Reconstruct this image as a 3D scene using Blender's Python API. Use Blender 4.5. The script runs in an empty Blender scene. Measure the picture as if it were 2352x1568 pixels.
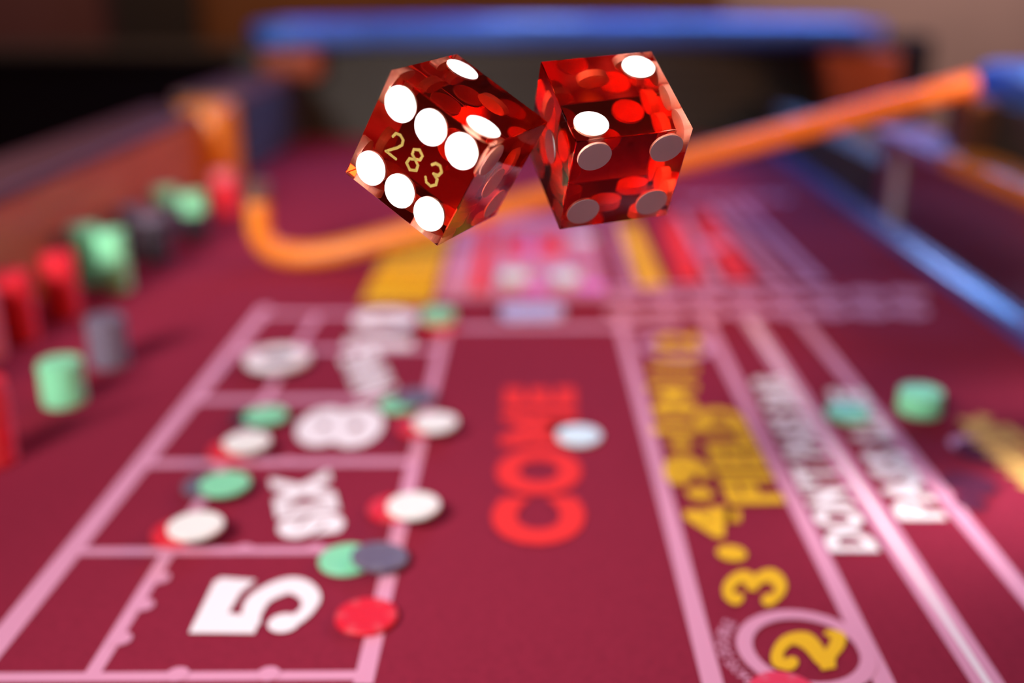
import bpy, bmesh, math, random
from mathutils import Vector, Matrix
random.seed(7)
S = bpy.context.scene
COL = S.collection
PI = math.pi

# ------------------------------------------------------------------ camera
F_PX, CX, CY = 2400.0, 1176.0, 784.0
TH = math.atan(834.0 / F_PX)                       # pitch below the horizon
CAM_H = 0.407 * math.cos(TH)                       # height of the lens over the felt
YAW = math.atan(39.0 * math.cos(TH) / F_PX)        # turned slightly left of the table's long axis
FWD = Vector((-math.sin(YAW) * math.cos(TH), math.cos(YAW) * math.cos(TH), -math.sin(TH)))
RGT = Vector((math.cos(YAW), math.sin(YAW), 0))
UPV = RGT.cross(FWD)
CAM = Vector((0, 0, CAM_H))
cd = bpy.data.cameras.new('camera')
cam = bpy.data.objects.new('camera', cd)
COL.objects.link(cam)
cam.matrix_world = Matrix(((RGT.x, UPV.x, -FWD.x, CAM.x), (RGT.y, UPV.y, -FWD.y, CAM.y),
                           (RGT.z, UPV.z, -FWD.z, CAM.z), (0, 0, 0, 1)))
cd.sensor_width = 36.0
cd.lens = 36.0 * F_PX / 2352.0
cd.clip_start = 0.02
cd.dof.use_dof = True
cd.dof.focus_distance = 0.492
cd.dof.aperture_fstop = cd.lens / 19.0
S.camera = cam
S.cycles.sample_clamp_indirect = 0.0                 # keep the light that reaches the pips through the acrylic
S.cycles.max_bounces = 16
S.cycles.transmission_bounces = 16

# ------------------------------------------------------------------ world, lamps, exposure
vs = S.view_settings
vs.view_transform = 'Standard'
vs.look = 'None'
vs.exposure = 0.0
vs.gamma = 1.0
vs.use_curve_mapping = False
w = bpy.data.worlds.new('world')
S.world = w
w.use_nodes = True
w.node_tree.nodes['Background'].inputs[0].default_value = (0.55, 0.45, 0.5, 1)
w.node_tree.nodes['Background'].inputs[1].default_value = 0.05


def lamp(name, loc, target, size, power, color, size_y=None):
    d = bpy.data.lights.new(name, 'AREA')
    d.energy = power
    d.color = color
    d.size = size
    if size_y:
        d.shape = 'RECTANGLE'
        d.size_y = size_y
    o = bpy.data.objects.new(name, d)
    COL.objects.link(o)
    o.location = loc
    o.rotation_euler = (Vector(target) - Vector(loc)).to_track_quat('-Z', 'Y').to_euler()
    return o


key = lamp('key_lamp', (-0.70, -0.32, 1.05), (0.04, 0.78, 0.0), 0.32, 2.75, (1.0, 0.97, 0.95))
key.data.spread = math.radians(50)                  # cone narrowed to imitate lens darkening towards the table's edges
beam = lamp('dice_fill_beam', (-0.85, -0.20, 0.95), (0.004, 0.46, 0.325), 0.13, 0.42, (1.0, 0.97, 0.95))   # added unseen beam that brightens only the dice
beam.data.spread = math.radians(9.5)
side = lamp('bank_fill', (-0.97, -0.2, 0.72), (-0.57, 1.45, 0.10), 0.3, 2.8, (1.0, 0.96, 0.93))  # added fill for the chip bank and post, no visible source
side.data.spread = math.radians(38)
lamp('far_fill', (0.1, 1.7, 1.9), (0.15, 1.4, 0), 0.6, 5.5, (1.0, 0.88, 1.0))  # added overhead fill that lifts the far felt
lamp('blue_lamp', (0.75, 3.3, 1.25), (0.55, 2.75, 0.2), 0.9, 27, (0.10, 0.36, 1.0), 0.3)
lamp('blue_spot_lamp', (0.03, 3.3, 0.85), (0.45, 1.6, 0.0), 0.3, 6, (0.25, 0.42, 1.0))
lamp('lavender_lamp', (-0.75, 3.1, 0.95), (-0.62, 2.75, 0.2), 0.2, 1.1, (0.45, 0.42, 1.0))
lamp('violet_lamp', (1.6, 2.4, 1.2), (0.5, 1.8, 0.0), 0.6, 4, (0.40, 0.25, 1.0))
lamp('amber_lamp', (1.9, 1.5, 1.0), (-0.62, 1.5, 0.08), 0.5, 26, (1.0, 0.40, 0.16))
aspot = lamp('stick_fill', (1.5, 0.45, 0.95), (0.35, 1.45, 0.15), 0.25, 1.7, (1.0, 0.45, 0.18))  # added warm fill for the front of the stick
aspot.data.spread = math.radians(40)
lamp('wall_fill', (2.6, 4.6, 1.7), (2.2, 6.4, 0.0), 0.6, 50, (1.0, 0.80, 0.74))  # added warm fill for the beige part of the back wall
lamp('panel_fill', (-1.3, 5.0, 1.8), (-1.0, 6.5, 0.2), 0.5, 26, (1.0, 0.62, 0.3))  # added dim fill that lifts the brown panels
lamp('plum_fill', (-3.4, 5.0, 1.8), (-3.2, 6.5, 0.2), 0.5, 14, (1.0, 0.75, 0.7))  # added dim fill that lifts the plum wall

# ------------------------------------------------------------------ materials


def mat(name, rgb, rough=0.6, metal=0.0, spec=0.5, noise=0.0, nscale=60, bump=0.0, bscale=None, emit=None, coat=0.0):
    m = bpy.data.materials.new(name)
    m.use_nodes = True
    nt = m.node_tree
    b = nt.nodes['Principled BSDF']
    b.inputs['Base Color'].default_value = (*rgb, 1)
    b.inputs['Roughness'].default_value = rough
    b.inputs['Metallic'].default_value = metal
    b.inputs['Specular IOR Level'].default_value = spec
    b.inputs['Coat Weight'].default_value = coat
    if emit:
        b.inputs['Emission Color'].default_value = (*rgb, 1)
        b.inputs['Emission Strength'].default_value = emit
    if noise or bump:
        tc = nt.nodes.new('ShaderNodeTexCoord')
        n = nt.nodes.new('ShaderNodeTexNoise')
        n.inputs['Scale'].default_value = nscale
        n.inputs['Detail'].default_value = 4
        nt.links.new(tc.outputs['Object'], n.inputs['Vector'])
        if noise:
            r = nt.nodes.new('ShaderNodeValToRGB')
            r.color_ramp.elements[0].position = 0.3
            r.color_ramp.elements[1].position = 0.7
            r.color_ramp.elements[0].color = (*[c * (1 - noise) for c in rgb], 1)
            r.color_ramp.elements[1].color = (*[min(1, c * (1 + noise)) for c in rgb], 1)
            nt.links.new(n.outputs['Fac'], r.inputs['Fac'])
            nt.links.new(r.outputs['Color'], b.inputs['Base Color'])
        if bump:
            n2 = nt.nodes.new('ShaderNodeTexNoise')
            n2.inputs['Scale'].default_value = bscale or nscale
            nt.links.new(tc.outputs['Object'], n2.inputs['Vector'])
            bp = nt.nodes.new('ShaderNodeBump')
            bp.inputs['Strength'].default_value = bump
            bp.inputs['Distance'].default_value = 0.002
            nt.links.new(n2.outputs['Fac'], bp.inputs['Height'])
            nt.links.new(bp.outputs['Normal'], b.inputs['Normal'])
    return m


def wood_mat(name, c0, c1, rough=0.35, scale=9.0, axis_scale=(1, 8, 8)):
    m = bpy.data.materials.new(name)
    m.use_nodes = True
    nt = m.node_tree
    b = nt.nodes['Principled BSDF']
    b.inputs['Roughness'].default_value = rough
    tc = nt.nodes.new('ShaderNodeTexCoord')
    mp = nt.nodes.new('ShaderNodeMapping')
    mp.inputs['Scale'].default_value = axis_scale
    n = nt.nodes.new('ShaderNodeTexNoise')
    n.inputs['Scale'].default_value = scale
    n.inputs['Detail'].default_value = 6
    n.inputs['Distortion'].default_value = 0.6
    r = nt.nodes.new('ShaderNodeValToRGB')
    r.color_ramp.elements[0].position = 0.3
    r.color_ramp.elements[1].position = 0.72
    r.color_ramp.elements[0].color = (*c0, 1)
    r.color_ramp.elements[1].color = (*c1, 1)
    L = nt.links.new
    L(tc.outputs['Object'], mp.inputs['Vector'])
    L(mp.outputs['Vector'], n.inputs['Vector'])
    L(n.outputs['Fac'], r.inputs['Fac'])
    L(r.outputs['Color'], b.inputs['Base Color'])
    return m


M = {}
M['felt'] = mat('felt_maroon', (0.265, 0.0175, 0.043), 0.95, spec=0.1, noise=0.1, nscale=220, bump=0.25, bscale=900)
M['print_pink'] = mat('print_pink', (0.74, 0.32, 0.47), 0.85, spec=0.1)
M['print_white'] = mat('print_white', (0.95, 0.86, 0.89), 0.85, spec=0.1)
M['print_mauve'] = mat('print_mauve', (0.58, 0.21, 0.34), 0.85, spec=0.1)
M['print_red'] = mat('print_red', (0.85, 0.035, 0.035), 0.85, spec=0.1)
M['print_gold'] = mat('print_gold', (0.87, 0.50, 0.02), 0.85, spec=0.1)
M['print_navy'] = mat('print_navy', (0.10, 0.015, 0.045), 0.85, spec=0.1)
M['print_violet'] = mat('print_violet', (0.68, 0.31, 0.50), 0.85, spec=0.1)
M['print_tan'] = mat('print_tan', (0.66, 0.36, 0.11), 0.85, spec=0.1)
M['wood_brown'] = wood_mat('wood_brown', (0.10, 0.035, 0.02), (0.16, 0.06, 0.03), 0.4, 6, (6, 1, 8))
M['leather_highlight'] = mat('leather_highlight', (0.34, 0.15, 0.36), 0.4)  # violet highlight on the ledge painted in as leather colour
M['wood_red'] = wood_mat('wood_reddish', (0.34, 0.085, 0.045), (0.50, 0.14, 0.07), 0.4, 6, (6, 1, 8))
M['wood_orange'] = wood_mat('wood_orange', (0.62, 0.17, 0.012), (0.82, 0.27, 0.025), 0.35, 6, (6, 1, 8))
M['stick'] = wood_mat('stick_rattan', (0.66, 0.17, 0.012), (0.85, 0.26, 0.025), 0.35, 5, (1, 9, 9))
M['stick_cap'] = mat('stick_cap_brown', (0.12, 0.05, 0.035), 0.5)
M['rubber'] = mat('rubber_black', (0.042, 0.038, 0.031), 0.6, bump=0.3, bscale=90)
M['rubber_blue'] = mat('rubber_blue_grey', (0.035, 0.035, 0.06), 0.5)
M['mirror'] = mat('mirror_dark', (0.33, 0.31, 0.31), 0.28, metal=1.0)
M['steel'] = mat('steel_strip', (0.75, 0.68, 0.66), 0.45, metal=0.3)
M['leather_blue_light'] = mat('leather_blue_light', (0.07, 0.21, 0.80), 0.33, noise=0.3, nscale=4, bump=0.2, bscale=150)  # blue light on the pads put into the leather colour
M['leather_violet'] = mat('leather_violet', (0.12, 0.04, 0.045), 0.45, bump=0.2, bscale=150)
M['leather_black'] = mat('leather_black', (0.012, 0.010, 0.011), 0.5)
M['cove'] = mat('cove_blue', (0.075, 0.075, 0.30), 0.2, coat=0.6)
M['carpet'] = mat('carpet_dark', (0.035, 0.012, 0.012), 0.95, noise=0.5, nscale=14)
M['wall_beige'] = mat('paint_beige', (0.36, 0.23, 0.20), 0.9, noise=0.06, nscale=4)
M['wall_brown'] = wood_mat('panel_brown', (0.10, 0.03, 0.006), (0.16, 0.05, 0.01), 0.6, 3, (1, 1, 6))
M['wall_plum'] = mat('paint_plum', (0.10, 0.03, 0.03), 0.9)
M['wall_dark'] = mat('paint_dark', (0.012, 0.006, 0.006), 0.9)
M['ceiling'] = mat('paint_ceiling', (0.25, 0.18, 0.17), 0.9)
CH = {'red': (0.78, 0.012, 0.03), 'green': (0.25, 0.74, 0.42), 'white': (0.95, 0.92, 0.86), 'grey': (0.15, 0.115, 0.165),
      'black': (0.025, 0.016, 0.028), 'blue': (0.55, 0.56, 0.90), 'magenta': (0.72, 0.07, 0.46), 'cyan': (0.72, 0.88, 0.88),
      'mint': (0.68, 0.86, 0.76), 'rose': (0.80, 0.17, 0.22)}
for k, c in CH.items():
    M['chip_' + k] = mat('chip_' + k, c, 0.45, spec=0.35)
    M['chip_spot_' + k] = mat('chip_spot_' + k, tuple(min(1, x * 0.9 + 0.05) for x in c), 0.45, spec=0.35)
M['pip'] = mat('pip_white', (0.93, 0.91, 0.90), 0.5, spec=0.2)
nt = M['pip'].node_tree                              # white plastic that lets some light through
pb = nt.nodes['Principled BSDF']
tr = nt.nodes.new('ShaderNodeBsdfTranslucent')
tr.inputs['Color'].default_value = (0.93, 0.91, 0.90, 1)
mxs = nt.nodes.new('ShaderNodeMixShader')
mxs.inputs[0].default_value = 0.12
nt.links.new(pb.outputs[0], mxs.inputs[1])
nt.links.new(tr.outputs[0], mxs.inputs[2])
nt.links.new(mxs.outputs[0], nt.nodes['Material Output'].inputs['Surface'])
M['serial'] = mat('serial_gold', (0.20, 0.125, 0.02), 0.6)
M['serial'].node_tree.nodes['Principled BSDF'].inputs['Metallic'].default_value = 0.3


def acrylic(edge):
    m = bpy.data.materials.new('acrylic_red')
    m.use_nodes = True
    nt = m.node_tree
    nt.nodes.clear()
    out = nt.nodes.new('ShaderNodeOutputMaterial')
    g = nt.nodes.new('ShaderNodeBsdfRefraction')
    g.inputs['Color'].default_value = (1.0, 0.66, 0.58, 1)
    g.inputs['Roughness'].default_value = 0.0
    g.inputs['IOR'].default_value = 1.49
    gl = nt.nodes.new('ShaderNodeBsdfGlossy')
    gl.inputs['Roughness'].default_value = 0.0
    gl.inputs['Color'].default_value = (1, 1, 1, 1)
    fr = nt.nodes.new('ShaderNodeFresnel')
    fr.inputs['IOR'].default_value = 1.49
    mx_ = nt.nodes.new('ShaderNodeMixShader')
    nt.links.new(fr.outputs[0], mx_.inputs[0])
    nt.links.new(g.outputs[0], mx_.inputs[1])
    nt.links.new(gl.outputs[0], mx_.inputs[2])
    v = nt.nodes.new('ShaderNodeVolumeAbsorption')
    sig = (0.27, 2.3, 3.1)                         # absorption over one edge length
    mx = max(sig)
    v.inputs['Density'].default_value = mx / edge
    v.inputs['Color'].default_value = (*[1 - s / mx for s in sig], 1)
    nt.links.new(mx_.outputs[0], out.inputs['Surface'])
    nt.links.new(v.outputs[0], out.inputs['Volume'])
    return m


# ------------------------------------------------------------------ helpers


def at(px, py, z=0.0):
    """the point of the plane z that the photograph shows at this pixel"""
    d = FWD + RGT * ((px - CX) / F_PX) - UPV * ((py - CY) / F_PX)
    t = (z - CAM_H) / d.z
    return CAM + d * t


def at_x(px, py, x):
    """the point of the upright plane X = x that the photograph shows at this pixel"""
    d = FWD + RGT * ((px - CX) / F_PX) - UPV * ((py - CY) / F_PX)
    return CAM + d * ((x - CAM.x) / d.x)


def at_y(px, py, y):
    d = FWD + RGT * ((px - CX) / F_PX) - UPV * ((py - CY) / F_PX)
    return CAM + d * ((y - CAM.y) / d.y)


def tag(o, label=None, cat=None, group=None, kind=None):
    if label:
        o['label'] = label
    if cat:
        o['category'] = cat
    if group:
        o['group'] = group
    if kind:
        o['kind'] = kind
    return o


def empty(name, loc=(0, 0, 0)):
    o = bpy.data.objects.new(name, None)
    o.empty_display_size = 0.02
    COL.objects.link(o)
    o.location = loc
    return o


def obj(name, bm, m, parent=None, smooth=False):
    me = bpy.data.meshes.new(name)
    bm.normal_update()
    bm.to_mesh(me)
    bm.free()
    for x in (m if isinstance(m, (list, tuple)) else [m]):
        me.materials.append(x)
    if smooth:
        for p in me.polygons:
            p.use_smooth = True
    o = bpy.data.objects.new(name, me)
    COL.objects.link(o)
    o.parent = parent
    return o


def box(bm, p0, p1, bevel=0.0):
    r = bmesh.ops.create_cube(bm, size=1)
    c = [(a + b) / 2 for a, b in zip(p0, p1)]
    s = [abs(b - a) for a, b in zip(p0, p1)]
    bmesh.ops.scale(bm, vec=s, verts=r['verts'])
    bmesh.ops.translate(bm, vec=c, verts=r['verts'])
    if bevel:
        es = {e for v in r['verts'] for e in v.link_edges}
        bmesh.ops.bevel(bm, geom=list(es), offset=bevel, segments=3, profile=0.5, affect='EDGES')
    return bm


def boxes(*args, bevel=0.0):
    bm = bmesh.new()
    for p0, p1 in args:
        box(bm, p0, p1, bevel)
    return bm


def poly(bm, pts):
    return bm.faces.new([bm.verts.new(p) for p in pts])


def tube(bm, pts, radii, n=20, caps=True):
    pts = [Vector(p) for p in pts]
    rings = []
    ref = None
    for i, p in enumerate(pts):
        t = (pts[min(i + 1, len(pts) - 1)] - pts[max(i - 1, 0)]).normalized()
        if ref is None:
            ref = t.orthogonal().normalized()
        ref = (ref - t * ref.dot(t)).normalized()
        b = t.cross(ref)
        r = radii[i] if isinstance(radii, (list, tuple)) else radii
        rings.append([bm.verts.new(p + (ref * math.cos(2 * PI * k / n) + b * math.sin(2 * PI * k / n)) * r) for k in range(n)])
    for a, c in zip(rings, rings[1:]):
        for k in range(n):
            bm.faces.new((a[k], a[(k + 1) % n], c[(k + 1) % n], c[k]))
    if caps:
        bm.faces.new(rings[0][::-1])
        bm.faces.new(rings[-1])
    return bm


def lathe(bm, prof, n=48, mats=None):
    """prof: (r, z) from the axis below to the axis above"""
    rings = []
    for r, z in prof:
        if r < 1e-7:
            rings.append([bm.verts.new((0, 0, z))])
        else:
            rings.append([bm.verts.new((r * math.cos(2 * PI * k / n), r * math.sin(2 * PI * k / n), z)) for k in range(n)])
    for i, (a, c) in enumerate(zip(rings, rings[1:])):
        for k in range(n):
            k2 = (k + 1) % n
            if len(a) == 1:
                f = bm.faces.new((a[0], c[k2], c[k]))
            elif len(c) == 1:
                f = bm.faces.new((a[k], a[k2], c[0]))
            else:
                f = bm.faces.new((a[k], a[k2], c[k2], c[k]))
            if mats:
                f.material_index = mats(i, k)
    return bm


# ------------------------------------------------------------------ the room
FLOOR_Z = -0.76


def struct(name, bm, m):
    return tag(obj(name, bm, m), kind='structure')


RX0, RX1, RY0, RY1, RZ1 = -4.5, 4.5, -3.5, 6.6, 2.3
struct('floor', boxes(((RX0, RY0, FLOOR_Z - 0.1), (RX1, RY1, FLOOR_Z))), M['carpet'])
struct('ceiling', boxes(((RX0, RY0, RZ1), (RX1, RY1, RZ1 + 0.1))), M['ceiling'])
struct('wall_left', boxes(((RX0 - 0.1, RY0, FLOOR_Z), (RX0, RY1, RZ1))), M['wall_plum'])
struct('wall_right', boxes(((RX1, RY0, FLOOR_Z), (RX1 + 0.1, RY1, RZ1))), M['wall_beige'])
struct('wall_front', boxes(((RX0, RY0 - 0.1, FLOOR_Z), (RX1, RY0, RZ1))), M['wall_plum'])
struct('wall_back', boxes(((RX0, RY1, FLOOR_Z), (RX1, RY1 + 0.1, RZ1))), M['wall_beige'])
XP = 1.15
struct('trim_1', boxes(((-1.95, RY1 - 0.12, FLOOR_Z), (XP, RY1 - 0.002, RZ1))), M['wall_brown'])
struct('trim_2', boxes(((-2.45, RY1 - 0.2, FLOOR_Z), (-1.95, RY1 - 0.002, RZ1))), M['wall_dark'])
struct('trim_3', boxes(((RX0, RY1 - 0.06, FLOOR_Z), (-2.45, RY1 - 0.002, RZ1))), M['wall_plum'])
struct('baseboard_back', boxes(((XP, RY1 - 0.03, FLOOR_Z), (RX1, RY1 - 0.001, FLOOR_Z + 0.14))), M['wall_dark'])

# a dark counter along the back and an added chair in place of a shadow behind the far corner
ct = empty('low_counter', (-2.4, 4.9, FLOOR_Z))
tag(ct, 'black low counter standing in the dark behind the table', 'counter')
for nm, p0, p1 in (('body', (-1.55, -0.28, 0.0), (1.12, 0.28, 0.80)), ('top', (-1.6, -0.32, 0.80), (1.16, 0.32, 0.84))):
    obj(nm, boxes((p0, p1), bevel=0.008), M['wall_dark'], ct)
chair = empty('shadow_chair', (1.16, 3.40, FLOOR_Z - 0.0))
tag(chair, 'added dark chair in place of a shadow behind the far right corner', 'chair')
obj('shadow_chair_seat', boxes(((-0.20, -0.22, 0.55), (0.20, 0.22, 0.62)), bevel=0.02), M['leather_black'], chair)
obj('shadow_chair_backrest', boxes(((-0.17, 0.16, 0.70), (0.17, 0.21, 0.97)), bevel=0.03), M['leather_black'], chair)
for sx in (-0.165, 0.165):
    obj('leg', tube(bmesh.new(), [(sx, -0.19, 0), (sx, -0.18, 0.55)], 0.018, 12), M['leather_black'], chair)  # front leg of the added shadow chair
    obj('leg', tube(bmesh.new(), [(sx, 0.21, 0), (sx, 0.185, 0.55), (sx * 0.8, 0.185, 0.8)], 0.018, 12), M['leather_black'], chair)  # back leg of the added shadow chair

# ------------------------------------------------------------------ the craps table
XL, XR, YN = -0.62, 0.57, -0.25
XB = -0.575                                          # inner face of the left wall beyond the post
YF = at(1215, 318).y                                # foot of the far wall
table = empty('craps_table', (0, 1.2, FLOOR_Z))
tag(table, 'long craps table with maroon printed felt, dark walls and blue-lit armrest', 'table')
TINV = Matrix.Translation((0, -1.2, -FLOOR_Z))


def part(name, bm, m, smooth=False, parent=None, label=None):
    """a mesh written in world coordinates, hung under the table"""
    o = obj(name, bm, m, parent or table, smooth)
    if parent is None:
        bm_t = TINV
        o.data.transform(bm_t)
    elif parent is felt:
        o.data.transform(TINV)
    if label:
        o['label'] = label
    return o


felt = part('felt', boxes(((XL, YN, -0.012), (XR, YF, 0.0))), M['felt'], label='maroon felt layout printed with betting boxes')
part('table_body', boxes(((XL - 0.12, YN, -0.30), (XR + 0.12, YF + 0.12, -0.0125)), bevel=0.01), M['wood_red'])
for sx in (-0.5, 0.5):
    for sy in (0.1, 2.3):
        bm = bmesh.new()
        tube(bm, [(sx, sy, FLOOR_Z), (sx, sy, FLOOR_Z + 0.05), (sx, sy, FLOOR_Z + 0.1), (sx, sy, -0.3)], [0.09, 0.09, 0.055, 0.07], 20)
        part('leg', bm, M['wood_red'], True)

# left: low wooden wall of the dealers' side with a leather top
ZL = 0.146
Y_END = at_x(566, 405, XL + 0.05).y                         # the wooden wall ends in a post here
part('wood_wall', boxes(((XL - 0.035, YN, -0.012), (XL, Y_END - 0.13, ZL - 0.012)), bevel=0.003), M['wood_red'], label='reddish wooden wall of the dealers\' side')
part('leather_ledge', boxes(((XL - 0.115, YN, ZL - 0.012), (XL + 0.004, Y_END - 0.05, ZL + 0.006)), bevel=0.005), M['leather_violet'], label='dark violet leather ledge')
bm = bmesh.new()
box(bm, (XL - 0.05, Y_END - 0.13, -0.012), (XL + 0.05, Y_END, at_y(500, 240, Y_END - 0.13).z), 0.024)
part('end_post', bm, M['wood_orange'], True, label='orange wooden post ending the low wall')
# left beyond the post: ribbed rubber wall
ZB = 0.150
part('rubber_wall', boxes(((XB - 0.04, Y_END, -0.012), (XB, YF, ZB))), M['rubber_blue'])
for k in range(5):
    z = 0.02 + k * 0.027
    part('rubber_rib', boxes(((XB - 0.002, Y_END + 0.002, z), (XB + 0.008, YF - 0.02, z + 0.014)), bevel=0.003), M['rubber_blue'])
part('leather_ledge', boxes(((XB - 0.13, Y_END, ZB), (XB + 0.006, YF - 0.02, ZB + 0.018)), bevel=0.005), M['leather_violet'])

# far wall: black rubber with rows of ribs
ZF = 0.222
part('rubber_wall', boxes(((XL - 0.1, YF, -0.012), (XR + 0.24, YF + 0.05, ZF))), M['rubber'])
for k in range(7):
    z = 0.02 + k * 0.027
    part('rubber_rib', boxes(((XL, YF - 0.009, z), (XR, YF + 0.002, z + 0.014)), bevel=0.003), M['rubber'])

# right wall: dark mirror, wooden trim, recess
ZM = 0.138
Y_POST = at_x(2228, 300, XR + 0.03).y
part('mirror_panel', boxes(((XR, YN, 0.0), (XR + 0.02, Y_POST + 0.25, ZM))), M['mirror'], label='dark mirror lining reflecting the felt')
part('wood_trim', boxes(((XR - 0.012, YN, ZM), (XR + 0.05, Y_POST - 0.02, ZM + 0.026)), bevel=0.006), M['wood_orange'])
part('leather_ledge', boxes(((XR - 0.012, Y_POST - 0.0, ZM), (XR + 0.07, Y_POST + 0.27, ZM + 0.02)), bevel=0.006), M['leather_highlight'], label='leather pad on the ledge with the violet highlight put in its colour')
part('upper_wall', boxes(((XR + 0.05, YN, 0.0), (XR + 0.075, Y_POST + 0.14, ZF + 0.005))), M['rubber'])
part('rubber_wall', boxes(((XR, Y_POST + 0.25, -0.012), (XR + 0.05, YF, 0.10))), M['rubber'])
part('side_post', boxes(((XR + 0.012, Y_POST - 0.03, ZM + 0.02), (XR + 0.075, Y_POST + 0.03, ZF + 0.01)), bevel=0.008), M['wood_brown'])
for y in (Y_POST + 0.17,):
    part('joint_strip', boxes(((XR - 0.004, y - 0.014, 0.0), (XR, y + 0.014, ZM))), M['steel'], label='pale upright joint strip of the mirror lining')
# blue cove strip along the foot of the right wall
bm = bmesh.new()
n = 8
prof = [(XR - 0.023 * math.cos(a), 0.023 * math.sin(a)) for a in [PI / 2 * i / n for i in range(n + 1)]]
ys = [YN + (YF - YN) * i / 24 for i in range(25)]
rows = [[bm.verts.new((x, y, z)) for x, z in prof] for y in ys]
for a, c in zip(rows, rows[1:]):
    for k in range(n):
        bm.faces.new((a[k], a[k + 1], c[k + 1], c[k]))
part('cove_strip', bm, M['cove'], True, label='glossy blue strip along the foot of the mirror wall')

# corner posts under the far armrest


def corner_post(xs, y, z0, zt):
    bm = bmesh.new()
    x0, x1, x2, x3 = xs
    d = 0.10
    v = [bm.verts.new(p) for p in ((x0, y, z0), (x1, y, z0), (x1, y + d, z0), (x0, y + d, z0),
                                   (x2, y - 0.02, zt), (x3, y - 0.02, zt), (x3, y + d, zt), (x2, y + d, zt))]
    for q in ((0, 3, 2, 1), (4, 5, 6, 7), (0, 1, 5, 4), (1, 2, 6, 5), (2, 3, 7, 6), (3, 0, 4, 7)):
        bm.faces.new([v[i] for i in q])
    bmesh.ops.bevel(bm, geom=bm.edges[:], offset=0.012, segments=3, profile=0.5, affect='EDGES')
    return part('corner_post', bm, M['wood_red'], True)


YC = YF - 0.09
pl0, pl1 = at_y(600, 190, YC), at_y(728, 190, YC)
pr0, pr1 = at_y(1915, 240, YC), at_y(2062, 240, YC)
corner_post((pl0.x, pl1.x, at_y(592, 100, YC).x, at_y(728, 100, YC).x), YC, 0.152, ZF - 0.002)
corner_post((pr0.x, pr1.x, at_y(1882, 110, YC).x, at_y(2070, 110, YC).x), YC, 0.05, ZF - 0.002)


def armrest(pts, wd, label):
    """a padded rail: a flat oval section swept along a line"""
    bm = bmesh.new()
    n = 20
    prev = None
    for i, p in enumerate(pts):
        p = Vector(p)
        t = (Vector(pts[min(i + 1, len(pts) - 1)]) - Vector(pts[max(i - 1, 0)])).normalized()
        s = Vector((t.y, -t.x, 0)).normalized()
        ring = []
        for k in range(n):
            a = 2 * PI * k / n
            c, q = math.cos(a), math.sin(a)
            u = math.copysign(abs(c) ** 0.6, c) * wd / 2
            v = math.copysign(abs(q) ** 0.7, q) * 0.034
            if i in (0, len(pts) - 1):
                u *= 0.8
                v *= 0.8
            ring.append(bm.verts.new(p + s * u + Vector((0, 0, v))))
        if prev:
            for k in range(n):
                bm.faces.new((prev[k], prev[(k + 1) % n], ring[(k + 1) % n], ring[k]))
        else:
            bm.faces.new(ring)
        prev = ring
    bm.faces.new(prev[::-1])
    bmesh.ops.recalc_face_normals(bm, faces=bm.faces[:])
    return part('armrest', bm, M['leather_blue_light'], True, label=label)


ZA = ZF + 0.034
a0 = at_y(640, 70, YF - 0.02)
a1 = at_y(2010, 75, YF - 0.10)
arc = []
for i in range(25):
    t = i / 24
    x = -0.645 + (0.83 + 0.645) * t
    y = YF + 0.07 - 0.16 * abs(2 * t - 1) ** 3
    arc.append((x, y, ZA))
armrest(arc, 0.17, 'padded leather armrest with blue light in its colour, curving over the far wall')
armrest([(XR + 0.145, YN + (Y_POST + 0.16 - YN) * i / 10, ZF + 0.02) for i in range(11)], 0.13, 'padded leather armrest with blue light in its colour, over the mirror wall')

# ------------------------------------------------------------------ print on the felt
layer = [0.0004]


def pz(step=0.00005):
    layer[0] += step
    return layer[0]


def quad_print(name, pts, m, z):
    bm = bmesh.new()
    f = poly(bm, [(p.x, p.y, z) for p in pts])
    if f.calc_area() and f.normal.z < 0:
        f.normal_flip()
    bmesh.ops.recalc_face_normals(bm, faces=bm.faces[:])
    for f in bm.faces:
        f.normal_update()
        if f.normal.z < 0:
            f.normal_flip()
    return part(name, bm, m, parent=felt)


def line(p, q, width, m='print_pink', name='betting_line', z=None):
    a, b = at(*p), at(*q)
    d = (b - a).normalized()
    s = Vector((-d.y, d.x, 0)) * width / 2
    return quad_print(name, [a + s, b + s, b - s, a - s], M[m], z or pz(0.00004))


def disc_bm(c, r, z, n=32, r_in=0.0, bm=None, a0=0.0, a1=2 * PI):
    bm = bm or bmesh.new()
    if r_in <= 0:
        poly(bm, [(c.x + r * math.cos(2 * PI * k / n), c.y + r * math.sin(2 * PI * k / n), z) for k in range(n)])
    else:
        full = a1 - a0 > 2 * PI - 1e-6
        m = n if full else n + 1
        o = [bm.verts.new((c.x + r * math.cos(a0 + (a1 - a0) * k / n), c.y + r * math.sin(a0 + (a1 - a0) * k / n), z)) for k in range(m)]
        i = [bm.verts.new((c.x + r_in * math.cos(a0 + (a1 - a0) * k / n), c.y + r_in * math.sin(a0 + (a1 - a0) * k / n), z)) for k in range(m)]
        for k in range(n):
            bm.faces.new((i[k], o[k], o[(k + 1) % m], i[(k + 1) % m]))
    return bm


def disc(px, py, r, m, name='betting_dot', r_in=0.0, z=None):
    return part(name, disc_bm(at(px, py), r, z or pz(0.00002), r_in=r_in), M[m], parent=felt)


def glyph_mesh(text, bold):
    c = bpy.data.curves.new('lettering', 'FONT')
    c.body = text
    c.size = 1.0
    c.offset = bold
    c.space_character = 1.0 + bold * 2.6
    c.resolution_u = 4
    o = bpy.data.objects.new('lettering', c)
    COL.objects.link(o)
    bpy.context.view_layer.update()
    me = bpy.data.meshes.new_from_object(o.evaluated_get(bpy.context.evaluated_depsgraph_get()))
    bpy.data.objects.remove(o)
    bpy.data.curves.remove(c)
    return me


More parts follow.
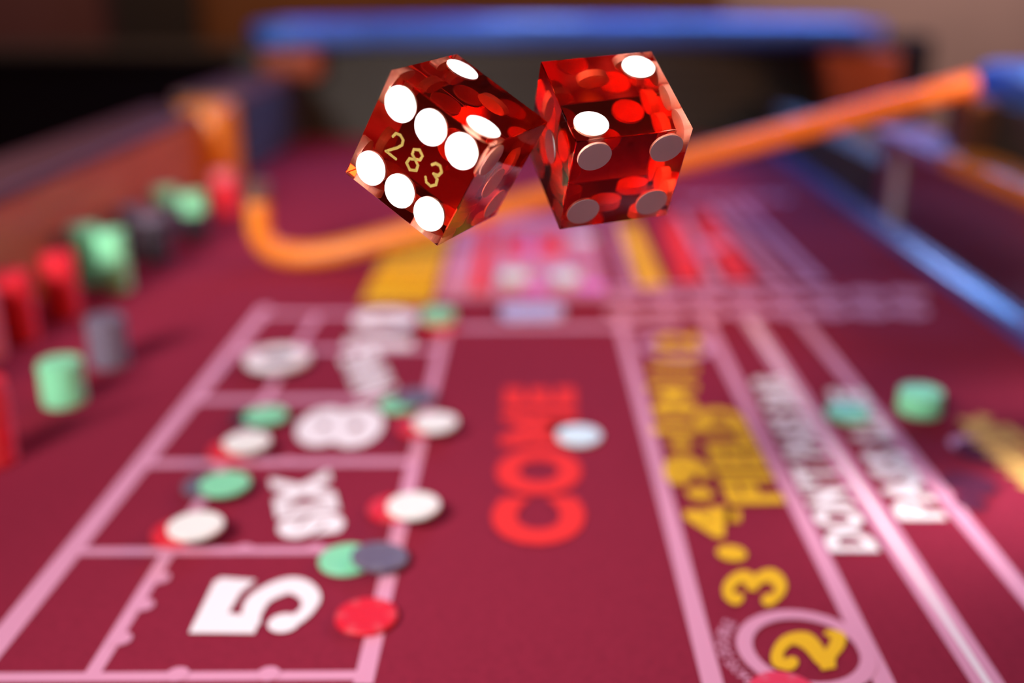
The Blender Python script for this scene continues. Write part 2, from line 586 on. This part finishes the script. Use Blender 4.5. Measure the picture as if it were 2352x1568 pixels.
def place_affine(me, A, B, C, z, name, m, parent):
    """fits the flat mesh between A (start of the baseline), B (its end) and C (top of the start)"""
    xs = [v.co.x for v in me.vertices]
    ys = [v.co.y for v in me.vertices]
    x0, x1, y0, y1 = min(xs), max(xs), min(ys), max(ys)
    for v in me.vertices:
        u, t = (v.co.x - x0) / (x1 - x0), (v.co.y - y0) / (y1 - y0)
        p = A + (B - A) * u + (C - A) * t
        v.co = (p.x, p.y, z + v.co.z * 0.0003)
    me.materials.clear()
    me.materials.append(m)
    me.transform(TINV)
    me.update()
    if me.polygons and me.polygons[0].normal.z < 0:
        me.flip_normals()
    o = bpy.data.objects.new(name, me)
    COL.objects.link(o)
    o.parent = parent
    return o


def write(text, A, B, C, m, bold=0.035, name='lettering', label=None):
    o = place_affine(glyph_mesh(text, bold), at(*A), at(*B), at(*C), pz(), name, M[m], felt)
    if len(text) > 1:
        letters(o)
    elif label:
        o['label'] = label
    return o


def letters(o):
    """one object per letter of a printed word"""
    bm = bmesh.new()
    bm.from_mesh(o.data)
    seen, isl = set(), []
    for v in bm.verts:
        if v in seen:
            continue
        todo, grp = [v], []
        seen.add(v)
        while todo:
            q = todo.pop()
            grp.append(q)
            for e in q.link_edges:
                x = e.other_vert(q)
                if x not in seen:
                    seen.add(x)
                    todo.append(x)
        isl.append(grp)
    for grp in isl:
        b2 = bmesh.new()
        mp = {v: b2.verts.new(v.co) for v in grp}
        for f in {f for v in grp for f in v.link_faces}:
            b2.faces.new([mp[v] for v in f.verts])
        obj('letter', b2, o.data.materials[0], o.parent)
    bm.free()
    me = o.data
    bpy.data.objects.remove(o)
    bpy.data.meshes.remove(me)


def ribbon(bm, pts, ws, sub=8, z=0.2):
    """a thick pen stroke through pts with a width at each of them"""
    P, Wd = [], []
    n = len(pts)
    for i in range(n - 1):
        p0, p1, p2, p3 = pts[max(i - 1, 0)], pts[i], pts[i + 1], pts[min(i + 2, n - 1)]
        for k in range(sub):
            t = k / sub
            P.append(tuple(0.5 * (2 * b + (c - a) * t + (2 * a - 5 * b + 4 * c - d) * t * t + (3 * b - a - 3 * c + d) * t ** 3)
                           for a, b, c, d in zip(p0, p1, p2, p3)))
            Wd.append(ws[i] + (ws[i + 1] - ws[i]) * t)
    P.append(pts[-1])
    Wd.append(ws[-1])
    prev = None
    for i, p in enumerate(P):
        q0, q1 = P[max(i - 1, 0)], P[min(i + 1, len(P) - 1)]
        dx, dy = q1[0] - q0[0], q1[1] - q0[1]
        L = math.hypot(dx, dy) or 1
        nx, ny = -dy / L * Wd[i] / 2, dx / L * Wd[i] / 2
        cur = (bm.verts.new((p[0] + nx, p[1] + ny, i * 0.01 + z)), bm.verts.new((p[0] - nx, p[1] - ny, i * 0.01 + z)))
        if prev:
            bm.faces.new((prev[0], prev[1], cur[1], cur[0]))
        prev = cur


def blob(bm, x, y, rx, ry, n=20, z=0.9):
    poly(bm, [(x + rx * math.cos(2 * PI * k / n), y + ry * math.sin(2 * PI * k / n), z) for k in range(n)])


def glyph_bm(ch):
    bm = bmesh.new()
    if ch == '5':
        poly(bm, [(0.0, 1.0, 0), (0.0, 0.44, 0), (0.27, 0.44, 0), (0.34, 0.74, 0), (0.34, 1.0, 0)])
        poly(bm, [(0.3, 1.0, 0.1), (0.3, 0.74, 0.1), (0.70, 0.71, 0.1), (0.93, 0.62, 0.1), (0.98, 0.95, 0.1), (0.9, 1.0, 0.1)])
        ribbon(bm, [(0.13, 0.47), (0.34, 0.53), (0.62, 0.50), (0.84, 0.28), (0.66, 0.08), (0.42, 0.05), (0.20, 0.14)],
               [0.10, 0.18, 0.23, 0.30, 0.20, 0.13, 0.16])
        blob(bm, 0.17, 0.22, 0.16, 0.135)
    elif ch == '3':
        ribbon(bm, [(0.14, 0.80), (0.30, 0.93), (0.58, 0.91), (0.76, 0.74), (0.60, 0.58), (0.40, 0.54)], [0.2, 0.16, 0.24, 0.32, 0.22, 0.16])
        ribbon(bm, [(0.40, 0.54), (0.62, 0.50), (0.80, 0.30), (0.60, 0.10), (0.34, 0.07), (0.14, 0.2)], [0.16, 0.22, 0.36, 0.24, 0.16, 0.2])
        blob(bm, 0.17, 0.77, 0.15, 0.12)
        blob(bm, 0.17, 0.22, 0.16, 0.13)
    elif ch == '2':
        ribbon(bm, [(0.16, 0.68), (0.22, 0.86), (0.46, 0.93), (0.72, 0.84), (0.76, 0.64), (0.58, 0.44), (0.30, 0.26), (0.14, 0.10)],
               [0.2, 0.18, 0.18, 0.26, 0.32, 0.26, 0.2, 0.18])
        blob(bm, 0.20, 0.70, 0.15, 0.12)
        ribbon(bm, [(0.1, 0.12), (0.34, 0.18), (0.6, 0.10), (0.84, 0.12), (0.92, 0.32)], [0.2, 0.24, 0.24, 0.22, 0.1])
    return bm


def pen(ch, A, B, C, m, name='numeral'):
    bm = glyph_bm(ch)
    me = bpy.data.meshes.new(name)
    for f in bm.faces:
        f.normal_update()
        if f.normal.z < 0:
            f.normal_flip()
    bm.to_mesh(me)
    bm.free()
    a, b, c = at(*A), at(*B), at(*C)
    o = place_affine(me, a, b, c, pz(), name, M[m], felt)
    return o


# long lines and cross lines of the betting boxes
line((-55, 1540), (612, 706), 0.016)
line((205, 1560), (728, 726), 0.0095)
line((834, 1572), (1028, 735), 0.0115)
for (p, q, wd) in (((-200, 1558), (838, 1552), 0.0085), ((160, 1268), (906, 1264), 0.0095), ((318, 1066), (958, 1061), 0.0125),
                   ((436, 920), (992, 916), 0.0145), ((536, 806), (1020, 802), 0.015), ((604, 722), (1046, 722), 0.016),
                   ((1040, 754), (1420, 752), 0.018), ((1420, 752), (1560, 748), 0.015)):
    line(p, q, wd)
line((1644, 1600), (1423, 735), 0.0125)
line((2045, 1600), (1618, 735), 0.0125)
line((2287, 1600), (1721, 735), 0.0190)
line((2287, 1600), (1721, 735), 0.0038, 'print_white')
line((2407, 1432), (1837, 735), 0.0135)
for (x, y) in ((408, 1551), (617, 1550), (560, 1264), (724, 1263), (660, 1062), (806, 1062), (740, 917), (846, 917),
               (330, 1392), (368, 1330), (278, 1470)):
    disc(x, y, 0.0068, 'print_pink')

pen('5', (712, 1459), (752, 1330), (434, 1457), 'print_white')
write('SIX', (797, 1222), (756, 1082), (642, 1245), 'print_white', 0.075)
write('8', (868, 1030), (892, 938), (660, 1030), 'print_white', 0.06, 'numeral')
write('NINE', (912, 890), (862, 800), (822, 920), 'print_white', 0.06)
write('10', (948, 804), (962, 712), (786, 804), 'print_white', 0.06, 'numeral')
write('COME', (1350, 1254), (1322, 892), (1122, 1256), 'print_red', 0.065, label='red lettering COME')

# field row
disc(1850, 1495, 0.0415, 'print_pink', 'ring', r_in=0.0315)
pen('2', (1925, 1547), (1948, 1452), (1757, 1545), 'print_gold')
bm = bmesh.new()
c = at(1850, 1495)
me = glyph_mesh('PAYS DOUBLE', 0.02)
xs = [v.co.x for v in me.vertices]
x0, x1 = min(xs), max(xs)
for v in me.vertices:                               # small words bent round the ring
    a = PI * 1.22 - (v.co.x - x0) / (x1 - x0) * PI * 0.42
    r = 0.0455 + v.co.y * 0.011
    v.co = (c.x + r * math.cos(a), c.y + r * math.sin(a), 0.0012)
me.materials.append(M['print_pink'])
me.transform(TINV)
o = bpy.data.objects.new('lettering', me)
COL.objects.link(o)
o.parent = felt
letters(o)
pen('3', (1800, 1398), (1812, 1312), (1650, 1394), 'print_gold')
write('4', (1700, 1238), (1700, 1168), (1566, 1238), 'print_gold', 0.06, 'numeral')
write('9', (1640, 1116), (1636, 1050), (1522, 1116), 'print_gold', 0.06, 'numeral')
write('10', (1604, 998), (1600, 918), (1496, 998), 'print_gold', 0.05, 'numeral')
write('11', (1600, 900), (1600, 846), (1486, 900), 'print_gold', 0.05, 'numeral')
disc(1553, 799, 0.040, 'print_violet', 'ring', r_in=0.029)
write('12', (1606, 820), (1604, 772), (1506, 820), 'print_gold', 0.05, 'numeral')
for x, y in ((1680, 1275), (1607, 1138), (1564, 1023), (1545, 910)):
    disc(x, y, 0.0105, 'print_gold')
write('FIELD', (1804, 1160), (1694, 942), (1674, 1163), 'print_gold', 0.065)
write("DON'T PASS BAR", (2022, 1272), (1802, 868), (1900, 1272), 'print_white', 0.05)
write('PASS LINE', (2176, 1198), (1984, 900), (2062, 1198), 'print_white', 0.055)

# fan of C and E circles
for i in range(8):
    x = 1422 + i * 93
    for j, y in enumerate((723 - i * 1.0, 686 - i * 1.2)):
        xx = x + (14 if j == 0 else 8)
        if j == 1:
            xx += 4
        disc(xx, y, 0.0240, 'print_mauve', 'circle', z=0.0014 + 0.0001 * j)
        disc(xx, y, 0.0240, 'print_pink', 'ring', r_in=0.0175, z=0.0017 + 0.0001 * j)
        cc = at(xx, y)
        me = glyph_mesh('CE'[j], 0.05)
        place_affine(me, Vector((cc.x + 0.009, cc.y - 0.008, 0)), Vector((cc.x + 0.009, cc.y + 0.008, 0)), Vector((cc.x - 0.009, cc.y - 0.008, 0)),
                     0.0021, 'lettering', M['print_pink'], felt)

# proposition box in the middle of the table
yb0, yb1 = 694, 545


def panel(x0, x1, y0, y1, m, name='printed_panel', vp=(1215, -50)):
    """a printed panel whose sides run along the table: x0, x1 on the near row y0, reaching up to row y1"""
    def up(x, y):
        return vp[0] + (x - vp[0]) * (y - vp[1]) / (y0 - vp[1])
    return quad_print(name, [at(x0, y0), at(x1, y0), at(up(x1, y1), y1), at(up(x0, y1), y1)], M[m], pz(0.00003))


for k in range(7):
    y0, y1 = 698 - k * 24, 698 - k * 24 - 21
    def upx(x, y):
        return 1215 + (x - 1215) * (y + 50) / 748
    panel(upx(828, y0), upx(990, y0), y0, y1, 'print_gold')
panel(1000, 1400, 692, 500, 'print_mauve')
for x in (1016, 1040, 1062):
    panel(x, x + 12, 690, 520, 'print_violet', 'betting_line')
panel(1078, 1116, 675, 520, 'print_red')
for x in (1132, 1218, 1300, 1392):
    panel(x, x + 9, 690, 500, 'print_violet', 'betting_line')
for (xa, xb, ya, yb) in ((1150, 1210, 662, 600), (1235, 1295, 662, 600), (1155, 1212, 590, 545), (1240, 1295, 590, 545)):
    panel(xa, xb, ya, yb, 'print_red' if ya < 600 else 'print_violet')
quad_print('printed_panel', [at(1470, 662), at(1530, 662), at(1462, 515), at(1420, 515)], M['print_gold'], pz(0.00003))
quad_print('printed_panel', [at(1556, 650), at(1618, 650), at(1555, 500), at(1512, 500)], M['print_red'], pz(0.00003))
quad_print('printed_panel', [at(1672, 645), at(1738, 645), at(1632, 490), at(1590, 490)], M['print_red'], pz(0.00003))
line((1650, 660), (1560, 490), 0.012)
line((1448, 664), (1400, 490), 0.012, 'print_violet')
line((1790, 650), (1640, 480), 0.014)
line((1880, 645), (1700, 470), 0.014, 'print_violet')
line((1850, 650), (1665, 470), 0.006)
line((1400, 668), (1900, 652), 0.012, 'print_violet')
for i in range(6):
    disc(1590 + i * 40, 462 - i * 1, 0.022, 'print_violet', 'ring', r_in=0.012)

# emblem on the felt by the mirror wall: ring, dark field and slanted gold bars
cc = at(2290, 1050)
disc(2236, 1030, 0.021, 'print_violet', 'ring', r_in=0.011)
disc(2262, 1044, 0.024, 'print_navy', 'circle')
disc(2222, 1118, 0.021, 'print_navy', 'circle')
disc(2226, 1162, 0.012, 'print_navy', 'circle')
for k in range(6):
    x, y = 2240 + k * 26, 988 + k * 24
    line((x - 16, y + 22), (x + 22, y - 26), 0.0125, 'print_tan', 'emblem_bar')
line((2212, 968), (2420, 1150), 0.014, 'print_tan', 'emblem_bar')
line((2300, 985), (2420, 1060), 0.012, 'print_tan', 'emblem_bar')

# ------------------------------------------------------------------ chips
CR, CT = 0.0197, 0.0034


def chip_mesh(color):
    bm = bmesh.new()
    n = 48
    prof = [(0, 0), (0.0125, 0), (0.0129, 0.0002), (CR - 0.0006, 0.0), (CR, 0.0006), (CR, CT - 0.0006), (CR - 0.0006, CT), (0.0129, CT),
            (0.0125, CT - 0.0002), (0, CT - 0.0002)]

    def mi(i, k):
        return 1 if (2 <= i <= 6 and (k % 8) in (0, 1)) else 0
    lathe(bm, prof, n, mi)
    me = bpy.data.meshes.new('casino_chip')
    bmesh.ops.recalc_face_normals(bm, faces=bm.faces[:])
    bm.to_mesh(me)
    bm.free()
    me.materials.append(M['chip_' + color])
    me.materials.append(M['chip_spot_' + color])
    return me


CHIP = {k: chip_mesh(k) for k in CH}


def chip(color, x, y, z, label, group=None, tilt=(0, 0)):
    o = bpy.data.objects.new('casino_chip', CHIP[color])
    COL.objects.link(o)
    o.location = (x, y, z)
    o.rotation_euler = (tilt[0], tilt[1], random.random() * 6.28)
    return tag(o, label, 'chip', group)


def which(label, i, n):
    if i == n - 1:
        return 'topmost ' + label
    return 'lowest ' + label if i == 0 else label


def stack(colors, px, py, label, group, lean=(0, 0), jit=0.0006, z=0.0012):
    """px, py: the middle of the lowest chip where it touches the felt"""
    p = at(px, py)
    for i, c in enumerate(colors):
        h = i * (CT + 0.00006)
        chip(c, p.x + random.uniform(-jit, jit) + lean[0] * h, p.y + random.uniform(-jit, jit) + lean[1] * h, z + h,
             which(label(c, i) if callable(label) else label, i, len(colors)), group)



Z0 = 0.0012
# --- bets on the boxes


def one(color, px, py, label, z=Z0, tilt=(0, 0)):
    p = at(px, py, z)
    return chip(color, p.x, p.y, z, label, None, tilt)


D1 = CT + 0.0002
one('red', 842, 1421, 'bright red chip alone on the line near the big numeral 5')
one('red', 1800, 1601, 'red chip cut by the bottom edge, on the ring around the numeral 2', 0.0026)
one('green', 798, 1290, 'green chip half covered by a grey chip above the numeral 5')
one('grey', 872, 1284, 'grey chip lapping over a green chip above the numeral 5', Z0 + D1, (0.0, 0.09))
one('red', 905, 1172, 'red chip peeking out under a white chip beside the word SIX')
for k in range(3):
    one('white', 950, 1166, ('lowest', 'middle', 'top')[k] + ' cream chip of the three on a red chip beside the word SIX', Z0 + D1 * (1 + k))
one('red', 412, 1228, 'red chip under the cream chips on the outer line above numeral 5')
for k in range(3):
    one('white', 450, 1213, ('lowest', 'middle', 'top')[k] + ' cream chip of the three on the outer line above numeral 5', Z0 + D1 * (1 + k))
one('grey', 478, 1118, 'grey chip almost hidden under the green chip beside the word SIX')
for k in range(2):
    one('green', 517, 1116, ('lower', 'upper')[k] + ' green chip of a pair on a grey chip beside the word SIX', Z0 + D1 * (1 + k))
one('red', 532, 1038, 'red chip peeking out under the cream chip beside numeral 8')
for k in range(3):
    one('white', 568, 1019, ('lowest', 'middle', 'top')[k] + ' cream chip between a red and a green chip beside numeral 8', Z0 + D1 * (1 + k))
one('black', 582, 962, 'dark chip under the green chip on the line below the round puck')
for k in range(2):
    one('green', 611, 958, ('lower', 'upper')[k] + ' green chip of a pair on the line below the round puck', Z0 + D1 * (1 + k))
one('red', 962, 985, 'red chip under the cream chip at the inner line beside numeral 8')
for k in range(3):
    one('white', 1000, 974, ('lowest', 'middle', 'top')[k] + ' cream chip on a red chip at the inner line beside numeral 8', Z0 + D1 * (1 + k))
one('green', 917, 932, 'dull green chip tucked beside a grey chip below the word NINE')
one('grey', 955, 916, 'grey chip behind the cream chip at the inner line below the word NINE', Z0 + D1)
one('cyan', 1330, 1004, 'pale blue-white chip lying on the red word COME')
stack(['red'] * 3 + ['green'] * 3, 1008, 756,
      lambda c, i: 'red chips at the base of the stack beside numeral 10' if c == 'red' else 'green chips on top of the stack beside numeral 10',
      'stack of bets beside numeral 10', jit=0.0003)
stack(['green'] * 2, 1945, 958, 'green chip of the low pair on the words PASS LINE', 'pair on the pass line')
stack(['green'] * 6, 2110, 947, 'green chip of the stack outside the pass line by the gold emblem', 'green stack by the emblem')
# --- bets on the proposition box
stack(['green', 'mint', 'mint'], 1180, 646, 'mint green chip in the short stack nearer the gold panel', 'mint stack nearer the gold panel')
stack(['green', 'cyan', 'cyan'], 1300, 646, 'pale mint chip in the short stack on the hardway boxes, beside a magenta chip', 'mint stack beside the magenta chip')
one('magenta', 1358, 662, 'magenta chip lying beside the pale mint stack on the hardway boxes')
one('magenta', 1228, 668, 'magenta chip between the two mint stacks on the hardway boxes')
one('magenta', 1215, 572, 'deep pink chip on the far hardway boxes below the dice')
one('cyan', 1338, 552, 'pale white chip on the far hardway boxes under the tilted four-pip die')
for dx, kx in ((-36, 'stack nearest the red panel'), (0, 'middle stack of three'), (36, 'stack nearest the printed circles')):
    stack(['blue'] * 3, 1222 + dx, 728, 'lavender chip in the ' + kx + ', below the hardway boxes', 'lavender ' + kx, jit=0.0003)
one('red', 1610, 585, 'bright pinkish red chip on the red panel under the four-pip die', Z0)
one('rose', 1645, 565, 'rose chip lying between the two red printed panels', Z0 + D1)

# --- puck
pk = empty('marker_puck')
p = at(640, 843)
pk.location = (p.x, p.y, Z0)
tag(pk, 'round white-rimmed marker puck lying in the box of the word NINE', 'puck')
PR = 0.0335
bm = lathe(bmesh.new(), [(0, 0), (PR - 0.001, 0), (PR, 0.001), (PR, 0.006), (0, 0.006)], 56)
obj('base', bm, M['chip_black'], pk)
bm = lathe(bmesh.new(), [(0.019, 0.006), (PR, 0.006), (PR, 0.0105), (PR - 0.0015, 0.012), (0.021, 0.012), (0.019, 0.010), (0.019, 0.006)], 56)
bmesh.ops.recalc_face_normals(bm, faces=bm.faces[:])
obj('rim', bm, M['print_white'], pk)
bm = lathe(bmesh.new(), [(0, 0.006), (0.0188, 0.006), (0.0188, 0.0085), (0, 0.009)], 56)
obj('disc', bm, M['chip_grey'], pk)

# --- the bank: stacks along the wooden wall
G = lambda t: 'bank stack, ' + t
stack(['red'] * 21, -14, 1062, 'red chip in the tall red stack cut by the frame edge', G('tall red at the frame edge'))
stack(['green'] * 12, 150, 925, 'green chip in the lone green stack standing before the bank', G('lone green'))
stack(['grey'] * 15, 255, 838, 'grey chip in the lone grey stack before the bank', G('lone grey'))
stack(['rose'] * 21, -30, 822, 'pinkish chip in the stack behind the tall red one', G('pinkish at the frame edge'))
stack(['red'] * 22, 50, 780, 'red chip in the nearer of two red stacks of the bank', G('nearer red'))
stack(['red'] * 22, 150, 726, 'red chip in the red stack touching the green ones', G('red by green'))
stack(['green'] * 22, 268, 664, 'green chip in the green stack in front of its twin', G('front green'))
stack(['green'] * 22, 207, 650, 'green chip in the green stack behind its twin, against the wooden wall', G('rear green'))
stack(['black'] * 17 + ['grey'] * 3, 362, 600, lambda c, i: 'black chip in the dark stack between two green rows' if c == 'black' else 'grey chip on top of the dark stack between two green rows', G('dark'))
stack(['grey'] * 20, 310, 584, 'grey chip in the stack behind the dark one', G('grey behind dark'))
stack(['black'] * 12 + ['green'] * 8, 452, 548, lambda c, i: 'dark chip low in the green-topped stack near the post' if c == 'black' else 'green chip on top of the green-topped stack near the post', G('green-topped'))
stack(['grey'] * 14 + ['green'] * 6, 388, 534, lambda c, i: 'grey chip in the stack behind the green-topped one' if c == 'grey' else 'green chip on the stack behind the green-topped one', G('behind green-topped'))
stack(['red'] * 16 + ['rose'] * 4, 520, 488, lambda c, i: 'red chip in the stack against the orange post' if c == 'red' else 'rose chip on top of the stack against the orange post', G('red by the post'))

# ------------------------------------------------------------------ the croupier's stick
st = empty('croupier_stick')
end = at_x(2240, 196, XR + 0.05)
R_ST = 0.0165
k0 = at(650, 590, R_ST)
yy = k0.y
foot = Vector((k0.x + 0.03, yy, R_ST + 0.0015))
end = at_y(2236, 192, yy + 0.06)
tag(st, 'orange wooden croupier stick with hooked end leaning across the table', 'stick')
st.location = foot
shaft_dir = (end - foot).normalized()
cornr = foot
R_B = 0.062
# hook: rises from the felt, bends and runs on as the shaft
up_dir = Vector((-0.08, 0, 1)).normalized()
ang = math.acos(max(-1, min(1, (-up_dir).dot(shaft_dir))))
pts = []
tipv = at_y(588, 405, yy)
c0 = at_y(625, 575, yy)
P0 = Vector((tipv.x, yy, tipv.z))
kn = Vector((at_y(597, 598, yy).x, yy, R_ST + 0.002))
n = 14
a = P0 + (kn - P0) * 0.40
b = kn + (end - kn) * 0.13
hook = [P0, P0 + (kn - P0) * 0.2] + [a * (1 - t) ** 2 + kn * 2 * t * (1 - t) + b * t * t for t in [i / n for i in range(n + 1)]]
lowest = min(q.z for q in hook)
dz = R_ST + 0.0016 - lowest
hook = [q + Vector((0, 0, dz)) for q in hook]
endz = end
pts = hook + [hook[-1] + (endz - hook[-1]) * t for t in (0.1, 0.3, 0.5, 0.7, 0.9, 1.0)]
bm = tube(bmesh.new(), [q - foot for q in pts], [R_ST * 0.98] * len(pts), 24)
obj('shaft', bm, M['stick'], st, True)
t0 = (pts[0] - pts[1]).normalized()
bm = tube(bmesh.new(), [pts[0] - foot - t0 * 0.012, pts[0] - foot + t0 * 0.010, pts[0] - foot + t0 * 0.016], [R_ST * 1.08, R_ST * 1.08, R_ST * 0.7], 24)
obj('tip_cap', bm, M['stick_cap'], st, False)

# ------------------------------------------------------------------ the dice
EDGE = 0.0580
ACR = acrylic(EDGE)
Q = 0.311
LAY = {1: [(0, 0)], 2: [(-1, 1), (1, -1)], 3: [(-1, 1), (0, 0), (1, -1)], 4: [(-1, -1), (-1, 1), (1, -1), (1, 1)],
       5: [(-1, -1), (-1, 1), (1, -1), (1, 1), (0, 0)], 6: [(a, b) for a in (-1, 0, 1) for b in (-1, 1)]}
STROKES = {'2': [(0.05, 0.75), (0.15, 0.93), (0.5, 1.0), (0.85, 0.9), (0.92, 0.68), (0.7, 0.45), (0.35, 0.22), (0.05, 0.0), (0.5, 0.0), (0.95, 0.0)],
           '8': [(0.5, 0.53), (0.15, 0.65), (0.12, 0.86), (0.5, 1.0), (0.88, 0.86), (0.85, 0.65), (0.5, 0.53), (0.12, 0.4), (0.06, 0.16), (0.5, 0.0), (0.94, 0.16),
                 (0.88, 0.4), (0.5, 0.53)],
           '3': [(0.05, 0.82), (0.25, 0.97), (0.6, 1.0), (0.9, 0.82), (0.8, 0.6), (0.45, 0.53), (0.85, 0.44), (0.95, 0.2), (0.65, 0.0), (0.25, 0.02), (0.04, 0.18)]}


def cylinder_bm(c, u, v, nrm, r, depth, proud, n=40):
    bm = bmesh.new()
    top = [bm.verts.new(c + nrm * proud + (u * math.cos(2 * PI * k / n) + v * math.sin(2 * PI * k / n)) * r) for k in range(n)]
    bot = [bm.verts.new(c - nrm * depth + (u * math.cos(2 * PI * k / n) + v * math.sin(2 * PI * k / n)) * r) for k in range(n)]
    bm.faces.new(top)
    bm.faces.new(bot[::-1])
    for k in range(n):
        bm.faces.new((top[k], bot[k], bot[(k + 1) % n], top[(k + 1) % n]))
    bmesh.ops.recalc_face_normals(bm, faces=bm.faces[:])
    return bm


def make_die(t, Mrows, faces, diag, label, serial=None):
    """t: centre in edge lengths before the lens; Mrows: the die's axes seen from the lens (right, down, ahead)"""
    c = CAM + (RGT * t[0] - UPV * t[1] + FWD * t[2]) * EDGE
    ax = []
    for j in range(3):
        ax.append((RGT * Mrows[0][j] - UPV * Mrows[1][j] + FWD * Mrows[2][j]).normalized())
    root = empty('die')
    root.matrix_world = Matrix(((ax[0].x, ax[1].x, ax[2].x, c.x), (ax[0].y, ax[1].y, ax[2].y, c.y), (ax[0].z, ax[1].z, ax[2].z, c.z), (0, 0, 0, 1)))
    tag(root, label, 'die')
    h = EDGE / 2
    bm = bmesh.new()
    box(bm, (-h, -h, -h), (h, h, h))
    bmesh.ops.bevel(bm, geom=bm.edges[:], offset=EDGE * 0.006, segments=1, affect='EDGES')
    obj('body', bm, ACR, root)
    E3 = [Vector((1, 0, 0)), Vector((0, 1, 0)), Vector((0, 0, 1))]
    for (axis, sign), num in faces.items():
        nrm = E3[axis] * sign
        u, v = [E3[i] for i in range(3) if i != axis]
        for a, b in LAY[num]:
            s = diag.get((axis, sign), 1)
            if s == 2:                                 # rows of three along the other side
                a, b, s = b, a, 1
            p = nrm * h + u * (a * Q * EDGE) + v * (b * s * Q * EDGE)
            obj('pip', cylinder_bm(p, u, v, nrm, 0.1425 * EDGE, 0.042 * EDGE, 0.0011 * EDGE), M['pip'], root)
    if serial:
        for i, ch in enumerate(serial):                # gold dot-matrix digits on the six, reading along -z, upright along +y
            bm = bmesh.new()
            pts = STROKES[ch]
            dense = []
            for p, q in zip(pts, pts[1:]):
                L = math.hypot((q[0] - p[0]) * 0.62, q[1] - p[1])
                m = max(1, round(L / 0.085))
                dense += [(p[0] + (q[0] - p[0]) * k / m, p[1] + (q[1] - p[1]) * k / m) for k in range(m)]
            dense.append(pts[-1])
            for a, b in dense:
                x, y = (i - 1) * 0.20 + (a - 0.5) * 0.115, (b - 0.5) * 0.195
                cc = Vector((h, y * EDGE, -(x + 0.0) * EDGE))
                tb = cylinder_bm(cc, E3[1], E3[2], E3[0], 0.0125 * EDGE, 0.0004 * EDGE, 0.0010 * EDGE, 10)
                me = bpy.data.meshes.new('tmp')
                tb.to_mesh(me)
                tb.free()
                bm.from_mesh(me)
                bpy.data.meshes.remove(me)
            obj('serial_digit', bm, M['serial'], root)
    return root


make_die((-0.5359, -1.6017, 8.6287),
         ((-0.45898, 0.44460, -0.76920), (0.34844, -0.70634, -0.61618), (-0.81727, -0.55083, 0.16928)),
         {(0, 1): 6, (0, -1): 1, (1, 1): 2, (1, -1): 5, (2, -1): 3, (2, 1): 4},
         {(0, 1): 2, (1, 1): 1, (2, -1): -1},
         'transparent red die showing six white pips and serial 283, tumbling in mid-air', '283')
make_die((0.80323, -1.72857, 8.98051),
         ((0.26123, 0.09451, -0.96064), (0.78223, -0.60383, 0.15331), (-0.56557, -0.79149, -0.23167)),
         {(0, 1): 4, (0, -1): 3, (1, 1): 2, (1, -1): 5, (2, 1): 1, (2, -1): 6},
         {(1, 1): -1, (2, -1): 1},
         'transparent red die showing four, two and one pips, tumbling beside the six')
